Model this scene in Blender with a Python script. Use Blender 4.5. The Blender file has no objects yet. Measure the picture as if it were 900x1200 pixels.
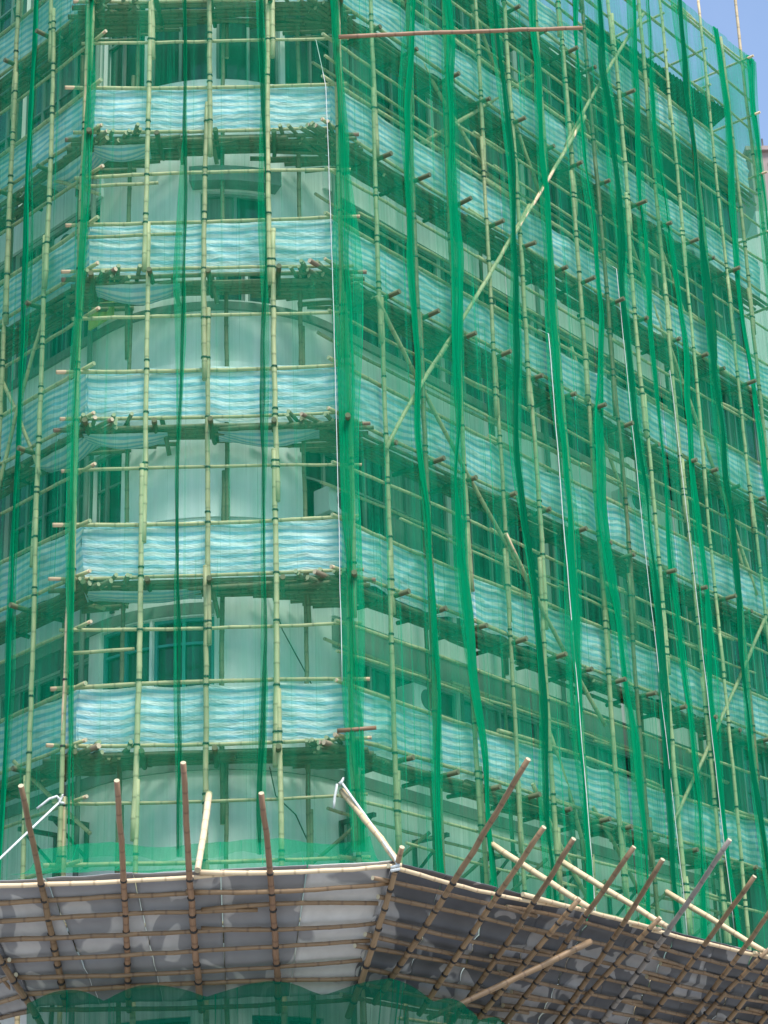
import bpy, math, random
from mathutils import Vector, Matrix, noise

rnd = random.Random(7)
SC = bpy.context.scene
COL = SC.collection
pi = math.pi
sin, cos, tan = math.sin, math.cos, math.tan

# ------------------------------------------------------------------ materials
def new_mat(name):
    m = bpy.data.materials.new(name)
    m.use_nodes = True
    nt = m.node_tree
    for n in list(nt.nodes):
        nt.nodes.remove(n)
    out = nt.nodes.new('ShaderNodeOutputMaterial')
    return m, nt, out

def N(nt, kind, **kw):
    n = nt.nodes.new(kind)
    for k, v in kw.items():
        if k in n.inputs.keys():
            n.inputs[k].default_value = v
        else:
            setattr(n, k, v)
    return n

def math_node(nt, op, a, b=None, clamp=False):
    n = nt.nodes.new('ShaderNodeMath'); n.operation = op; n.use_clamp = clamp
    for i, v in enumerate((a, b)):
        if v is None: continue
        if isinstance(v, (int, float)): n.inputs[i].default_value = v
        else: nt.links.new(v, n.inputs[i])
    return n.outputs[0]

def ramp(nt, fac, stops, interp='LINEAR'):
    r = nt.nodes.new('ShaderNodeValToRGB'); r.color_ramp.interpolation = interp
    els = r.color_ramp.elements
    while len(els) < len(stops): els.new(0.5)
    for e, (p, c) in zip(els, stops):
        e.position = p; e.color = (*c, 1) if len(c) == 3 else c
    nt.links.new(fac, r.inputs[0])
    return r.outputs[0]

def mixc(nt, fac, a, b):
    n = nt.nodes.new('ShaderNodeMix'); n.data_type = 'RGBA'
    for sock, v in ((n.inputs[0], fac), (n.inputs[6], a), (n.inputs[7], b)):
        if isinstance(v, (int, float)): sock.default_value = v
        elif isinstance(v, tuple): sock.default_value = (*v, 1)
        else: nt.links.new(v, sock)
    return n.outputs[2]

def uvscaled(nt, sx, sy):
    uv = nt.nodes.new('ShaderNodeUVMap')
    mp = nt.nodes.new('ShaderNodeMapping'); mp.inputs['Scale'].default_value = (sx, sy, 1)
    nt.links.new(uv.outputs[0], mp.inputs[0])
    return uv, mp.outputs[0]

def bamboo(name, c0, c1, node_col, rough=0.55):
    """cane: UV.x runs along the pole in metres, dark rings at the nodes"""
    m, nt, out = new_mat(name)
    uv = nt.nodes.new('ShaderNodeUVMap')
    sep = nt.nodes.new('ShaderNodeSeparateXYZ'); nt.links.new(uv.outputs[0], sep.inputs[0])
    fr = math_node(nt, 'FRACT', math_node(nt, 'DIVIDE', sep.outputs[0], 0.36))
    d = math_node(nt, 'ABSOLUTE', math_node(nt, 'SUBTRACT', fr, 0.5))
    ring = ramp(nt, d, [(0.0, (1, 1, 1)), (0.03, (0.7, 0.7, 0.7)), (0.075, (0, 0, 0)), (1, (0, 0, 0))])
    _, v = uvscaled(nt, 1.3, 4.0)
    nz = N(nt, 'ShaderNodeTexNoise', Scale=1.6, Detail=4.0, Roughness=0.65); nt.links.new(v, nz.inputs['Vector'])
    oi = nt.nodes.new('ShaderNodeObjectInfo')
    f = math_node(nt, 'ADD', math_node(nt, 'MULTIPLY', nz.outputs[0], 0.9), math_node(nt, 'MULTIPLY', oi.outputs['Random'], 0.35), True)
    base = ramp(nt, f, [(0.25, c0), (0.85, c1)])
    _, v2 = uvscaled(nt, 2.5, 60.0)
    nz2 = N(nt, 'ShaderNodeTexNoise', Scale=1.0, Detail=3.0); nt.links.new(v2, nz2.inputs['Vector'])
    fib = math_node(nt, 'MULTIPLY', ramp(nt, nz2.outputs[0], [(0.55, (0, 0, 0)), (0.75, (1, 1, 1))]), 0.35)
    base = mixc(nt, fib, base, tuple(x * 0.5 for x in c0))
    colr = mixc(nt, math_node(nt, 'MULTIPLY', ring, 0.5), base, node_col)
    b = N(nt, 'ShaderNodeBsdfPrincipled', Roughness=rough)
    nt.links.new(colr, b.inputs['Base Color'])
    nt.links.new(b.outputs[0], out.inputs[0])
    return m

def net_mat(name, density, streak, colour, tint=(0.90, 0.985, 0.935)):
    """open mesh fabric: part of the light passes, the threads scatter the rest both ways"""
    m, nt, out = new_mat(name)
    tr = N(nt, 'ShaderNodeBsdfTransparent'); tr.inputs[0].default_value = (*tint, 1)
    df = N(nt, 'ShaderNodeBsdfDiffuse'); tl = N(nt, 'ShaderNodeBsdfTranslucent')
    _, v = uvscaled(nt, 9.0, 0.16)
    nz = N(nt, 'ShaderNodeTexNoise', Scale=1.0, Detail=5.0, Roughness=0.6); nt.links.new(v, nz.inputs['Vector'])
    _, v2 = uvscaled(nt, 1.3, 0.5)
    nz2 = N(nt, 'ShaderNodeTexNoise', Scale=1.0, Detail=3.0); nt.links.new(v2, nz2.inputs['Vector'])
    _, v3 = uvscaled(nt, 26.0, 0.35)
    nz3 = N(nt, 'ShaderNodeTexNoise', Scale=1.0, Detail=2.0); nt.links.new(v3, nz3.inputs['Vector'])
    thread = math_node(nt, 'MULTIPLY', ramp(nt, nz3.outputs[0], [(0.66, (0, 0, 0)), (0.72, (1, 1, 1))]), streak * 0.5)
    mp4 = nt.nodes.new('ShaderNodeMapping'); mp4.inputs['Rotation'].default_value = (0, 0, 0.035); mp4.inputs['Scale'].default_value = (14.0, 0.11, 1)
    nt.links.new(nt.nodes.new('ShaderNodeUVMap').outputs[0], mp4.inputs[0])
    nz4 = N(nt, 'ShaderNodeTexNoise', Scale=1.0, Detail=2.0); nt.links.new(mp4.outputs[0], nz4.inputs['Vector'])
    thread = math_node(nt, 'ADD', thread, math_node(nt, 'MULTIPLY', ramp(nt, nz4.outputs[0], [(0.60, (0, 0, 0)), (0.68, (1, 1, 1))]), streak * 0.42))
    d = math_node(nt, 'MULTIPLY', math_node(nt, 'SUBTRACT', nz.outputs[0], 0.5), streak)
    d2 = math_node(nt, 'MULTIPLY', math_node(nt, 'SUBTRACT', nz2.outputs[0], 0.5), streak * 1.0)
    fac = math_node(nt, 'ADD', math_node(nt, 'ADD', math_node(nt, 'ADD', d, d2), thread), density, True)
    colr = mixc(nt, nz2.outputs[0], colour, tuple(x * 0.72 for x in colour))
    nt.links.new(colr, df.inputs['Color']); nt.links.new(colr, tl.inputs['Color'])
    mx = N(nt, 'ShaderNodeMixShader'); mx.inputs[0].default_value = 0.45
    nt.links.new(df.outputs[0], mx.inputs[1]); nt.links.new(tl.outputs[0], mx.inputs[2])
    m2 = N(nt, 'ShaderNodeMixShader')
    nt.links.new(fac, m2.inputs[0]); nt.links.new(tr.outputs[0], m2.inputs[1]); nt.links.new(mx.outputs[0], m2.inputs[2])
    nt.links.new(m2.outputs[0], out.inputs[0])
    return m

def tarp_mat(name, white, blue):
    m, nt, out = new_mat(name)
    uv = nt.nodes.new('ShaderNodeUVMap')
    sep = nt.nodes.new('ShaderNodeSeparateXYZ'); nt.links.new(uv.outputs[0], sep.inputs[0])
    nz = N(nt, 'ShaderNodeTexNoise', Scale=0.8, Detail=2.0); nt.links.new(uv.outputs[0], nz.inputs['Vector'])
    ph = math_node(nt, 'ADD', math_node(nt, 'MULTIPLY', sep.outputs[1], 7.4), math_node(nt, 'MULTIPLY', nz.outputs[0], 0.25))
    fr = math_node(nt, 'FRACT', ph)
    st = ramp(nt, fr, [(0.0, white), (0.40, white), (0.56, blue), (0.88, blue), (1.0, white)])
    nz2 = N(nt, 'ShaderNodeTexNoise', Scale=0.9, Detail=5.0); nt.links.new(uv.outputs[0], nz2.inputs['Vector'])
    st = mixc(nt, ramp(nt, nz2.outputs[0], [(0.42, (0, 0, 0)), (0.72, (0.6, 0.6, 0.6))]), st, (0.30, 0.50, 0.56))
    df = N(nt, 'ShaderNodeBsdfPrincipled', Roughness=0.42); tl = N(nt, 'ShaderNodeBsdfTranslucent')
    nt.links.new(st, df.inputs['Base Color']); nt.links.new(st, tl.inputs['Color'])
    mpb = nt.nodes.new('ShaderNodeMapping'); mpb.inputs['Rotation'].default_value = (0, 0, 0.6); mpb.inputs['Scale'].default_value = (0.45, 1.6, 1); nt.links.new(uv.outputs[0], mpb.inputs[0])
    nzb = N(nt, 'ShaderNodeTexNoise', Scale=4.5, Detail=4.0, Roughness=0.7); nt.links.new(mpb.outputs[0], nzb.inputs['Vector'])
    bp = N(nt, 'ShaderNodeBump', Strength=0.8, Distance=0.07); nt.links.new(nzb.outputs[0], bp.inputs['Height'])
    nt.links.new(bp.outputs[0], df.inputs['Normal'])
    mx = N(nt, 'ShaderNodeMixShader'); mx.inputs[0].default_value = 0.35
    nt.links.new(df.outputs[0], mx.inputs[1]); nt.links.new(tl.outputs[0], mx.inputs[2])
    nt.links.new(mx.outputs[0], out.inputs[0])
    return m

def plain(name, c0, c1=None, scale=1.5, rough=0.8, stretch=(1, 1, 0.25), metal=0.0, bump=0.0, lo=0.35, hi=0.7):
    m, nt, out = new_mat(name)
    b = N(nt, 'ShaderNodeBsdfPrincipled', Roughness=rough, Metallic=metal)
    if c1 is None:
        b.inputs['Base Color'].default_value = (*c0, 1)
    else:
        tc = nt.nodes.new('ShaderNodeTexCoord')
        mp = nt.nodes.new('ShaderNodeMapping'); mp.inputs['Scale'].default_value = stretch
        nt.links.new(tc.outputs['Object'], mp.inputs[0])
        nz = N(nt, 'ShaderNodeTexNoise', Scale=scale, Detail=6.0, Roughness=0.65)
        nt.links.new(mp.outputs[0], nz.inputs['Vector'])
        nt.links.new(ramp(nt, nz.outputs[0], [(lo, c0), (hi, c1)]), b.inputs['Base Color'])
        if bump:
            bp = N(nt, 'ShaderNodeBump', Strength=bump, Distance=0.03)
            nt.links.new(nz.outputs[0], bp.inputs['Height']); nt.links.new(bp.outputs[0], b.inputs['Normal'])
    nt.links.new(b.outputs[0], out.inputs[0])
    return m

def sheet_mat(name, dark, light, lo, hi):
    m, nt, out = new_mat(name)
    uv = nt.nodes.new('ShaderNodeUVMap')
    oi = nt.nodes.new('ShaderNodeObjectInfo')
    va = nt.nodes.new('ShaderNodeVectorMath'); va.operation = 'ADD'
    cx = nt.nodes.new('ShaderNodeCombineXYZ')
    nt.links.new(math_node(nt, 'MULTIPLY', oi.outputs['Random'], 40.0), cx.inputs[0])
    nt.links.new(uv.outputs[0], va.inputs[0]); nt.links.new(cx.outputs[0], va.inputs[1])
    nz = N(nt, 'ShaderNodeTexNoise', Scale=1.0, Detail=2.5, Roughness=0.45, Distortion=0.9); nt.links.new(va.outputs[0], nz.inputs['Vector'])
    nz2 = N(nt, 'ShaderNodeTexNoise', Scale=6.0, Detail=4.0); nt.links.new(va.outputs[0], nz2.inputs['Vector'])
    f = math_node(nt, 'ADD', nz.outputs[0], math_node(nt, 'MULTIPLY', oi.outputs['Random'], 0.08))
    base = ramp(nt, f, [(0.2, tuple(x * 0.75 for x in dark)), (lo, dark), (hi, light)])
    base = mixc(nt, math_node(nt, 'MULTIPLY', nz2.outputs[0], 0.4), base, tuple(x * 0.6 for x in dark))
    b = N(nt, 'ShaderNodeBsdfPrincipled', Roughness=0.6); nt.links.new(base, b.inputs['Base Color'])
    nt.links.new(b.outputs[0], out.inputs[0])
    return m

M = {}
M['pale'] = bamboo('bamboo_pale', (0.30, 0.22, 0.12), (0.62, 0.49, 0.285), (0.10, 0.075, 0.04))
M['tan'] = bamboo('bamboo_tan', (0.12, 0.072, 0.036), (0.29, 0.185, 0.095), (0.06, 0.03, 0.018))
M['fresh'] = bamboo('bamboo_fresh', (0.55, 0.40, 0.22), (0.72, 0.56, 0.36), (0.22, 0.13, 0.07))
M['grey_cane'] = bamboo('bamboo_weathered', (0.17, 0.15, 0.13), (0.28, 0.24, 0.21), (0.06, 0.05, 0.045))
M['red_cane'] = bamboo('bamboo_reddish', (0.17, 0.092, 0.05), (0.31, 0.18, 0.10), (0.07, 0.03, 0.02))
M['deck'] = bamboo('bamboo_deck', (0.085, 0.075, 0.045), (0.20, 0.17, 0.10), (0.04, 0.03, 0.02), 0.75)
M['transom'] = bamboo('bamboo_transom', (0.045, 0.075, 0.03), (0.085, 0.12, 0.05), (0.04, 0.03, 0.02), 0.75)
M['cut'] = plain('cane_cut_end', (0.46, 0.40, 0.26))
M['tie'] = plain('black_nylon_tie', (0.018, 0.017, 0.016), rough=0.5)
GREEN = (0.003, 0.46, 0.22)
M['net'] = net_mat('green_net_thin', 0.22, 0.42, GREEN)
M['net_heavy'] = net_mat('green_net_heavy', 0.31, 0.70, GREEN, (0.84, 0.975, 0.90))
M['seam'] = net_mat('green_net_gathered', 0.70, 0.8, (0.002, 0.42, 0.185))
M['seam_dark'] = net_mat('green_net_twisted', 0.80, 0.6, (0.003, 0.23, 0.105))
M['sheer'] = net_mat('green_net_sheer_fold', 0.48, 0.9, (0.003, 0.44, 0.20))
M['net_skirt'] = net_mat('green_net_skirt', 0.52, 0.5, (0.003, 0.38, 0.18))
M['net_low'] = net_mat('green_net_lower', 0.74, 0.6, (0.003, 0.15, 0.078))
M['tarp'] = tarp_mat('striped_tarp', (0.88, 0.91, 0.93), (0.33, 0.62, 0.80))
M['wall'] = plain('pale_render', (0.60, 0.63, 0.60), (0.84, 0.84, 0.81), 1.2, 0.85, (1, 1, 0.18))
M['spandrel'] = plain('grey_render', (0.15, 0.175, 0.16), (0.24, 0.27, 0.245), 1.6, 0.85)
M['wall_shaded'] = plain('shaded_wing_wall', (0.05, 0.065, 0.058), (0.10, 0.12, 0.11), 1.2, 0.6)  # wing wall behind the scaffold, with its shade put into the dark colour
M['ledge'] = plain('white_paint', (0.74, 0.75, 0.72), (0.84, 0.84, 0.82), 2.0, 0.7)
M['glass'] = plain('dark_glass', (0.012, 0.018, 0.018), (0.03, 0.045, 0.045), 0.9, 0.12)
M['curtain'] = plain('pale_curtain', (0.11, 0.135, 0.125), (0.22, 0.25, 0.23), 5.0, 0.9, (4, 4, 0.1))
M['frame'] = plain('aluminium_frame', (0.13, 0.15, 0.145), (0.22, 0.24, 0.23), 3.0, 0.45)
M['frame_teal'] = plain('teal_frame', (0.03, 0.20, 0.22), (0.05, 0.26, 0.27), 3.0, 0.5)
M['corr'] = plain('green_corrugated', (0.012, 0.11, 0.06), (0.02, 0.15, 0.085), 2.0, 0.5)
M['steel'] = plain('dark_steel', (0.05, 0.055, 0.05), (0.09, 0.085, 0.075), 6.0, 0.5, metal=0.4)
M['acbody'] = plain('ac_casing', (0.58, 0.60, 0.57), (0.66, 0.67, 0.64), 3.0, 0.5)
M['acgrill'] = plain('ac_grille', (0.06, 0.07, 0.07), rough=0.5)
M['rope'] = plain('white_rope', (0.66, 0.67, 0.64), (0.44, 0.46, 0.43), 30.0, 0.8)
M['yellow'] = plain('yellow_green_board', (0.34, 0.42, 0.07), (0.42, 0.48, 0.10), 3.0, 0.7)
M['sheet_grey'] = sheet_mat('sheet_grey', (0.28, 0.278, 0.28), (0.52, 0.505, 0.48), 0.61, 0.63)
M['sheet_pale'] = sheet_mat('sheet_pale', (0.30, 0.295, 0.29), (0.62, 0.60, 0.56), 0.43, 0.48)
M['sheet_dark'] = sheet_mat('sheet_dark', (0.105, 0.108, 0.115), (0.36, 0.35, 0.34), 0.585, 0.605)
M['ground'] = plain('street_concrete', (0.27, 0.26, 0.25), (0.36, 0.35, 0.33), 0.4, 0.9, (1, 1, 1))
M['pink'] = plain('weathered_concrete', (0.22, 0.165, 0.15), (0.34, 0.27, 0.245), 0.5, 0.85)
M['white2'] = plain('far_white_wall', (0.40, 0.39, 0.37), (0.52, 0.51, 0.49), 0.5, 0.85)
M['darkwin'] = plain('far_window', (0.05, 0.045, 0.04), rough=0.4)

# ------------------------------------------------------------------ mesh builder
class MB:
    def __init__(s): s.v = []; s.f = []; s.uv = []; s.mi = []; s.sm = []
    def face(s, idx, uvs=None, mi=0, smooth=False):
        s.f.append(idx); s.uv.append(uvs or [(0, 0)] * len(idx)); s.mi.append(mi); s.sm.append(smooth)
    def quad(s, a, b, c, d, uvs=None, mi=0, smooth=False):
        n = len(s.v); s.v += [tuple(a), tuple(b), tuple(c), tuple(d)]
        s.face((n, n + 1, n + 2, n + 3), uvs, mi, smooth)
    def box(s, o, ex, ey, ez, mi=0):
        o = Vector(o); ex = Vector(ex); ey = Vector(ey); ez = Vector(ez)
        n = len(s.v)
        for k in (0, 1):
            for j in (0, 1):
                for i in (0, 1): s.v.append(tuple(o + ex * i + ey * j + ez * k))
        for q in ((0, 2, 3, 1), (4, 5, 7, 6), (0, 1, 5, 4), (2, 6, 7, 3), (0, 4, 6, 2), (1, 3, 7, 5)):
            s.face(tuple(n + i for i in q), None, mi)
    def tube(s, pts, rads, sides=8, mi=0, cap=None, u0=0.0):
        """round tube along a polyline; UV.x = metres along it"""
        n0 = len(s.v); L = u0; us = []
        for i, p in enumerate(pts):
            p = Vector(p)
            a = Vector(pts[max(i - 1, 0)]); b = Vector(pts[min(i + 1, len(pts) - 1)])
            t = (b - a).normalized()
            ref = Vector((0, 0, 1)) if abs(t.z) < 0.8 else Vector((1, 0, 0))
            e1 = t.cross(ref).normalized(); e2 = t.cross(e1)
            if i: L += (p - Vector(pts[i - 1])).length
            us.append(L)
            for k in range(sides):
                an = 2 * pi * k / sides
                s.v.append(tuple(p + (e1 * cos(an) + e2 * sin(an)) * rads[i]))
        for i in range(len(pts) - 1):
            for k in range(sides):
                k2 = (k + 1) % sides
                a = n0 + i * sides
                s.face((a + k, a + k2, a + sides + k2, a + sides + k),
                       [(us[i], k / sides), (us[i], (k + 1) / sides), (us[i + 1], (k + 1) / sides), (us[i + 1], k / sides)], mi, True)
        cm = mi if cap is None else cap
        s.face(tuple(n0 + k for k in reversed(range(sides))), None, cm)
        e = n0 + (len(pts) - 1) * sides
        s.face(tuple(e + k for k in range(sides)), None, cm)
    def grid(s, fn, nu, nv, uvfn=None, mi=0, smooth=True):
        n0 = len(s.v)
        for j in range(nv + 1):
            for i in range(nu + 1): s.v.append(tuple(fn(i / nu, j / nv)))
        for j in range(nv):
            for i in range(nu):
                a = n0 + j * (nu + 1) + i
                q = (a, a + 1, a + nu + 2, a + nu + 1)
                uvs = None
                if uvfn:
                    uvs = [uvfn(i / nu, j / nv), uvfn((i + 1) / nu, j / nv), uvfn((i + 1) / nu, (j + 1) / nv), uvfn(i / nu, (j + 1) / nv)]
                s.face(q, uvs, mi, smooth)
    def build(s, name, mats, parent=None):
        me = bpy.data.meshes.new(name)
        me.from_pydata(s.v, [], s.f)
        uvl = me.uv_layers.new(name='UVMap')
        flat = [c for uvs in s.uv for p in uvs for c in p]
        uvl.data.foreach_set('uv', flat)
        me.polygons.foreach_set('material_index', s.mi)
        me.polygons.foreach_set('use_smooth', s.sm)
        if not isinstance(mats, (list, tuple)): mats = [mats]
        for m in mats: me.materials.append(m)
        me.update()
        o = bpy.data.objects.new(name, me); COL.objects.link(o)
        if parent is not None:
            o.parent = parent
            o.matrix_parent_inverse = Matrix.Translation(-Vector(parent.location))
        return o

def tag(o, label, cat, group=None, kind=None):
    if label: o['label'] = label
    if cat: o['category'] = cat
    if group: o['group'] = group
    if kind: o['kind'] = kind
    return o

def thing(name, label, cat, loc, group=None):
    o = bpy.data.objects.new(name, None); COL.objects.link(o)
    o.location = loc; o.empty_display_size = 0.3
    return tag(o, label, cat, group)

# ------------------------------------------------------------------ layout of the place
W = 4.657                                    # width of the scaffold face across the rounded corner
AR, AL = 0.86076, 0.82780
dR = Vector((cos(AR), sin(AR), 0)); nR = Vector((sin(AR), -cos(AR), 0))
dL = Vector((-cos(AL), sin(AL), 0)); nL = Vector((-sin(AL), -cos(AL), 0))
PA = Vector((W / 2, 0, 0)); PB = Vector((-W / 2, 0, 0))
def FF(x, o, z): return Vector((x, -o, z))
def FR(t, o, z): return PA + dR * t + nR * o + Vector((0, 0, z))
def FL(t, o, z): return PB + dL * t + nL * o + Vector((0, 0, z))
def ZL(k): return 12.712 + 3.0 * (k - 2)     # guard-rail height of each scaffold lift
ZTOP = 33.9

def pole(mb, p0, p1, r0, r1=None, bend=0.0, sides=8, mi=0, cap=1, jit=0.006, fine=True, lashes=()):
    """a bamboo cane: swells a little at each node, slightly crooked, hollow pale cut ends"""
    p0 = Vector(p0); p1 = Vector(p1); r1 = r1 or r0 * 0.9
    d = p1 - p0; L = d.length
    n = max(2, int(L / 0.36))
    t = d.normalized()
    ref = Vector((0, 0, 1)) if abs(t.z) < 0.8 else Vector((1, 0, 0))
    e1 = t.cross(ref).normalized(); e2 = t.cross(e1)
    ba = rnd.uniform(0, 2 * pi)
    bv = (e1 * cos(ba) + e2 * sin(ba)) * bend
    pts, rads = [], []
    u0 = rnd.uniform(0, 30) // 0.36 * 0.36 + 0.18
    for i in range(n + 1):
        f = i / n
        c = p0 + d * f + bv * (4 * f * (1 - f)) + e1 * rnd.uniform(-jit, jit) + e2 * rnd.uniform(-jit, jit)
        r = r0 + (r1 - r0) * f
        if fine and 0 < i < n:
            pts += [c - t * 0.03, c, c + t * 0.03]; rads += [r, r * 1.09, r]
        else:
            pts.append(c); rads.append(r)
    mb.tube(pts, rads, sides, mi, cap, u0)
    for f in lashes:
        c = p0 + d * f + bv * (4 * f * (1 - f))
        lash(mb, c, t, (r0 + (r1 - r0) * f) * 1.2, 0.035)

def pole_run(mb, p0, p1, r, side, seg=6.0, lap=1.2, bend=0.03, sides=8, fine=True, lash_at=()):
    """several canes lapped end to end"""
    p0 = Vector(p0); p1 = Vector(p1); d = (p1 - p0); L = d.length; t = d.normalized()
    a = 0.0; k = 0
    while a < L - 0.05:
        b = min(L, a + seg * rnd.uniform(0.85, 1.1))
        if L - b < 1.5: b = L
        off = Vector(side) * (r * 0.95 * (1 if k % 2 else -1))
        off2 = Vector(side) * (r * 0.4 * (1 if k % 2 else -1))
        aa = max(0, a)
        pole(mb, p0 + t * aa + off, p0 + t * b + off2, r * rnd.uniform(0.95, 1.12), r * rnd.uniform(0.82, 0.95), bend, sides, fine=fine,
             lashes=[(q - aa) / (b - aa) for q in lash_at if aa + 0.05 < q < b - 0.05])
        if b >= L: break
        a = b - lap * rnd.uniform(0.7, 1.2); k += 1

def lash(mb, c, axis, r, w=0.055, mi=2):
    c = Vector(c); a = Vector(axis)
    mb.tube([c - a * w * 0.5, c + a * w * 0.5], [r, r], 8, mi, mi)

PALE = [M['pale'], M['cut'], M['tie']]

# ------------------------------------------------------------------ ground
g = MB(); g.quad((-400, -300, 0), (400, -300, 0), (400, 500, 0), (-400, 500, 0))
tag(g.build('ground', M['ground']), 'pale concrete street ground below the building', 'ground', kind='structure')

# ------------------------------------------------------------------ the building behind the nets
SB = 1.4; RHO = 2.9
a2 = PA - nR * SB; b2 = PB - nL * SB
det = dR.x * (-dL.y) - (-dL.x) * dR.y
rhs = b2 - a2
tt = (rhs.x * (-dL.y) - (-dL.x) * rhs.y) / det
ICOR = a2 + dR * tt
bis = (dR + dL).normalized()
half = math.acos(max(-1, min(1, dR.dot(dL)))) / 2
CC = ICOR + bis * (RHO / sin(half))
TH = pi / 2 - half                          # half turn of the rounded corner
angC = math.atan2(-bis.y, -bis.x)
UA = RHO * TH
TR = (CC + nR * RHO - PA).dot(dR); TLft = (CC + nL * RHO - PB).dot(dL)
def WP(u, o, z):
    """point on the wall line: u metres round from the middle of the corner, o metres outward"""
    if u > UA:
        p = CC + nR * (RHO + o) + dR * (u - UA)
    elif u < -UA:
        p = CC + nL * (RHO + o) + dL * (-u - UA)
    else:
        an = angC + u / RHO
        p = CC + Vector((cos(an), sin(an), 0)) * (RHO + o)
    return Vector((p.x, p.y, z))
def UR(t): return UA + t - TR
def ULf(t): return -(UA + t - TLft)
U1 = UR(16.2); U0 = ULf(10.0)
ROOF = 31.3

wins = []          # u0,u1,z0,z1,frame material, teal?
def rowR(z0, z1, spans, fm='frame'):
    for a, b in spans: wins.append((UR(a), UR(b), z0, z1, fm))
def rowL(z0, z1, spans, fm='frame'):
    for a, b in spans: wins.append((ULf(b), ULf(a), z0, z1, fm))
RS = [(1.7, 4.9), (5.02, 8.2), (8.32, 11.0), (11.5, 13.75), (14.1, 15.9)]
LS = [(1.5, 4.4), (4.55, 7.4)]
for zz in ((12.4, 13.9), (15.3, 18.3), (20.5, 21.9), (21.95, 23.38), (24.3, 27.9), (28.3, 30.9), (5.4, 7.3)):
    rowR(zz[0], zz[1], RS); rowL(zz[0], zz[1], LS)
wins += [(-2.35, -1.2, 12.9, 14.25, 'frame_teal'), (-1.15, -0.02, 12.9, 14.25, 'frame_teal'),
         (-2.9, -1.85, 15.9, 17.8, 'frame'), (1.65, 2.85, 15.9, 17.8, 'frame'),
         (0.0, 0.55, 20.5, 21.2, 'frame'), (0.6, 1.12, 20.5, 21.2, 'frame'), (-0.3, 1.05, 22.05, 22.85, 'frame'),
         (-2.8, -1.5, 25.4, 27.8, 'frame'), (-1.4, -0.1, 25.4, 27.8, 'frame'), (0.0, 1.3, 25.4, 27.8, 'frame'), (1.4, 2.8, 25.4, 27.8, 'frame'),
         (-2.2, -0.4, 5.6, 7.35, 'frame_teal'), (0.6, 1.9, 5.6, 7.35, 'frame_teal')]

bld = thing('corner_building', 'white rendered building with rounded corner and dark windows behind green nets and scaffolding', 'building', (0, 3, 0))
us = sorted(set([round(x, 4) for w in wins for x in w[:2]] + [U0, U1] + [round(-UA + 2 * UA * i / 22, 4) for i in range(23)]))
zs = sorted(set([round(x, 4) for w in wins for x in w[2:4]] + [0.0, ROOF]))
wm = MB()
def inwin(u, z):
    return any(w[0] < u < w[1] and w[2] < z < w[3] for w in wins)
for i in range(len(us) - 1):
    for j in range(len(zs) - 1):
        ua, ub, za, zb = us[i], us[i + 1], zs[j], zs[j + 1]
        if not inwin((ua + ub) / 2, (za + zb) / 2):
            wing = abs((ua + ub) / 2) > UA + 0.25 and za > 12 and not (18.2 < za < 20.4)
            wm.quad(WP(ua, 0, za), WP(ub, 0, za), WP(ub, 0, zb), WP(ua, 0, zb), None, 1 if wing else 0)  # wing cells get the wall colour with shade painted in
for (ua, ub, za, zb, fm) in wins:      # reveals
    D = -0.2
    n = max(1, int((ub - ua) / 0.3)) if abs(ua) < UA + 0.2 else 1
    for q in range(n):
        x0 = ua + (ub - ua) * q / n; x1 = ua + (ub - ua) * (q + 1) / n
        wm.quad(WP(x0, 0, za), WP(x1, 0, za), WP(x1, D, za), WP(x0, D, za))
        wm.quad(WP(x0, 0, zb), WP(x1, 0, zb), WP(x1, D, zb), WP(x0, D, zb))
    for x in (ua, ub):
        wm.quad(WP(x, 0, za), WP(x, D, za), WP(x, D, zb), WP(x, 0, zb))
e0 = WP(U0, 0, 0); e1 = WP(U1, 0, 0)
back1 = e1 - nR * 12; back0 = e0 - nL * 12
def upz(p, z): return Vector((p.x, p.y, z))
for p, q in ((e1, back1), (back1, back0), (back0, e0)):
    wm.quad(upz(p, 0), upz(q, 0), upz(q, ROOF), upz(p, ROOF))
wm.build('wall', [M['wall'], M['wall_shaded']], bld)
rf = MB()
ring = [WP(u, 0.05, ROOF + 0.002) for u in us] + [upz(back1, ROOF), upz(back0, ROOF)]
n0 = len(rf.v); rf.v += [tuple(p) for p in ring]; rf.face(tuple(range(n0, n0 + len(ring))))
rf.build('roof', M['spandrel'], bld)
# taller stair block on the roof, at the corner end
sb = MB()
sb.box(WP(UR(1.0), -2.2, ROOF + 0.01), dR * 8.8, -nR * 5, (0, 0, 4.2))
sb.build('roof_block', M['wall'], bld)

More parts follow.
